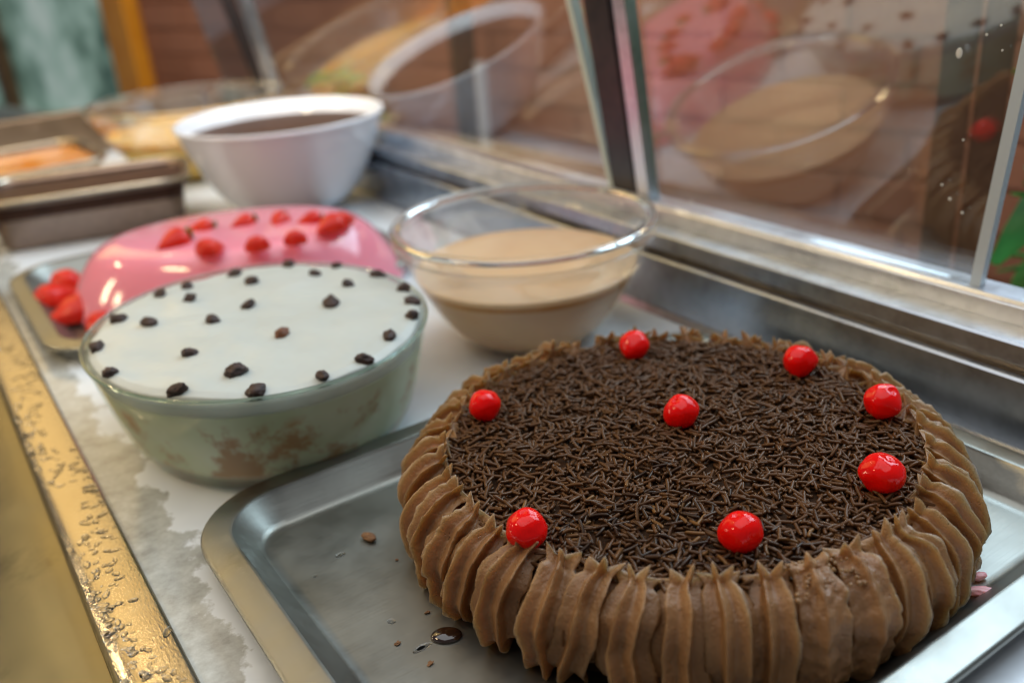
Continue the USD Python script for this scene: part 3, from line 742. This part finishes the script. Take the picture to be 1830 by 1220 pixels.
# ------------------------------------------------------------------ water on the rail, specks on the glass
pts = []
for k in range(520):
    y = .40 + 1.0 * rng.uniform() ** 1.3
    band = .018 + .0285 * np.clip(.5 + .33 * math.sin(y * 23) + rng.normal(0, .25), 0, 1)
    pts.append((band, y, .0052 if band < .022 else .0059))
tag(obj('water_drops', drops(pts, .0007, .0026, .20, 1.9), 'water', smooth=True), 'clear water drops beaded along the wet steel edge rail at left', 'water drops', kind='stuff')
SPK = [(.3435, .2493, .0022), (.340, .1931, .0008), (.3492, .1499, .0012), (.340, .1414, .0011), (.3551, .1591, .001), (.3169, .2673, .0008), (.3157, .2525, .0007), (.3258, .2614, .0009), (.6088, .0958, .0016), (.5963, .0945, .0012)]
sp = []
for y, z, r in SPK:
    s = trimesh.creation.icosphere(2, r); s.vertices *= [.25, 1, 1.5 if r > .002 else 1.0]; s.apply_translation(pane_pt(y, z, -.0004)); sp.append(s)
tag(obj('glass_specks', cat_(sp), 'speck', smooth=True), 'small whitish dried specks on the right-hand glass pane', 'specks', kind='stuff')

# ------------------------------------------------------------------ behind the glass: brick wall, window, posts, plants
WD = np.array([-.259, .966, 0]); WD /= np.linalg.norm(WD); WN = np.array([-WD[1], WD[0], 0]) * 1.0   # normal, towards the case
W0 = np.array([.74, 3.32, 0])
wrot = math.atan2(WD[1], WD[0])


def wall_box(s0, s1, d0, d1, z0, z1, ch=0):
    """A box on the wall: s along it, d out from it towards the case."""
    b_ = box(s0, d0, z0, s1, d1, z1, ch)
    v = b_.vertices; b_.vertices = W0 + v[:, :1] * WD + v[:, 1:2] * WN + np.c_[np.zeros((len(v), 2)), v[:, 2]]
    return b_


WIN = -.30
bw = thing('brick_wall', 'blurred red brick wall across the patio behind the glass', 'wall')
obj('mortar', wall_box(-3.3, -.07, -.10, -.0035, -.95, .75), 'mortar', bw)
row, z = 0, -.62
while z < .60:
    s = -3.3 - (.115 if row % 2 else 0)
    while s < -.12:
        a, e = max(s, -3.298), min(s + .218, -.075)
        if e - a > .04 and not (z > .36 and row % 1):
            q = wall_box(a, e, -.0030, rng.uniform(0, .003), z, z + .066, .002)
            obj('brick', q, 'brick', bw, smooth=False)
        s += .230
    z += .076; row += 1
obj('wooden_post', wall_box(-.066, .085, -.05, .05, -.95, .8, .006), 'orange_wood', label='orange varnished wooden post between the window and the brick wall', cat='post')
wn = thing('window', 'blurred window with greenish glass at the far left', 'window')
obj('frame', cat_([wall_box(.09, 2.35, -.04, .03, -.95, -.25, .004), wall_box(.09, .12, -.04, .03, -.245, .8, .004), wall_box(1.08, 1.14, -.04, .03, -.245, .8, .004), wall_box(2.2, 2.35, -.04, .03, -.245, .8, .004)]), 'window_frame', wn)
obj('sill', wall_box(.09, 2.3, .032, .07, -.245, -.17, .004), 'sill_white', wn)
obj('pane', wall_box(.121, 2.19, -.03, -.02, -.244, .8), 'window_glass', wn)

obj('wooden_post', box(1.005, 1.70, -.95, 1.050, 1.735, 1.0, .004), 'post_wood', label='dark brown wooden post standing on the patio behind the glass', cat='post')
pp = trimesh.creation.cylinder(.013, 1.2, sections=20); pp.apply_translation((1.028, 1.656, -.50))
obj('water_pipe', pp, 'white_pipe', smooth=40, label='thin pale vertical pipe beside the dark wooden post', cat='pipe')


def leaf_mesh(L, w, bend, r):
    us = np.linspace(0, 1, 9); rows = []
    for t_ in us:
        ww = w * math.sin(math.pi * min(1, t_ * .92 + .04)) ** .8
        rows.append([(t_ * L, k * ww, -bend * t_ * t_ * L + abs(k) * ww * .25) for k in (-1, -.5, 0, .5, 1)])
    v = np.array(rows).reshape(-1, 3); f = []
    for i in range(8):
        for j in range(4):
            a = i * 5 + j; f += [(a, a + 1, a + 6), (a, a + 6, a + 5)]
    top = trimesh.Trimesh(v, f, process=False); bot = top.copy(); bot.vertices = bot.vertices - [0, 0, .0006]; bot.invert()
    return cat_([top, bot])


def plant(name, label, base, n, L, w, spread, seed, h):
    r = np.random.default_rng(seed)
    o = thing(name, label, 'plant', base)
    obj('pot', lathe([(.02, 0), (.055, .001), (.075, .10), (.08, .105), (.08, .12), (.07, .12), (.066, .10), (.02, .098)], 32), 'terracotta', o)
    st = trimesh.creation.cylinder(.006, h, sections=8); st.apply_translation((0, 0, .1 + h / 2)); obj('stem', st, 'leaf_green', o)
    for k in range(n):
        a = r.uniform(0, 6.28); l = leaf_mesh(L * r.uniform(.6, 1.15), w * r.uniform(.7, 1.2), r.uniform(.2, .8), r)
        obj('leaf', tilted(l, r.normal(0, .4), -r.uniform(-.3, 1.0), a, (r.normal(0, spread * .3), r.normal(0, spread * .3), .1 + h * r.uniform(.25, 1.0))), 'big_leaf', o, smooth=True)


def stand(label, x, y, top):
    o = thing('plant_stand', label, 'stand', (x, y, -.95))
    hgt = top + .95
    obj('stand_top', box(-.11, -.11, hgt - .02, .11, .11, hgt, .003), 'dark_wood', o)
    for sx in (-.09, .09):
        for sy in (-.09, .09): obj('leg', box(sx - .012, sy - .012, 0, sx + .012, sy + .012, hgt - .0205), 'dark_wood', o)


# two upright boards just outside the glass at the right
bd = thing('wooden_boards', 'dark brown upright boards outside the glass, left of the green plant', 'boards', (.8055, .5035, -.95), rz=math.atan2(-.0675, .0395))
obj('board', box(0, -.012, 0, .029, .010, 1.42, .002), 'red_wood', bd)
obj('board', box(.032, -.006, 0, .0585, .014, 1.42, .002), 'red_wood', bd)
stand('dark wooden stand under the big green plant at right', .975, .362, -.30)
plant('leafy_plant', 'bright green broad-leaved plant outside the glass at the right edge', (.975, .362, -.30), 130, .135, .036, .10, 3, .46)
stand('dark wooden stand under the small plant seen through the far pane', .90, 2.05, -.22)
plant('leafy_plant', 'small green plant seen blurred through the far glass pane', (.90, 2.05, -.22), 16, .08, .022, .07, 5, .20)
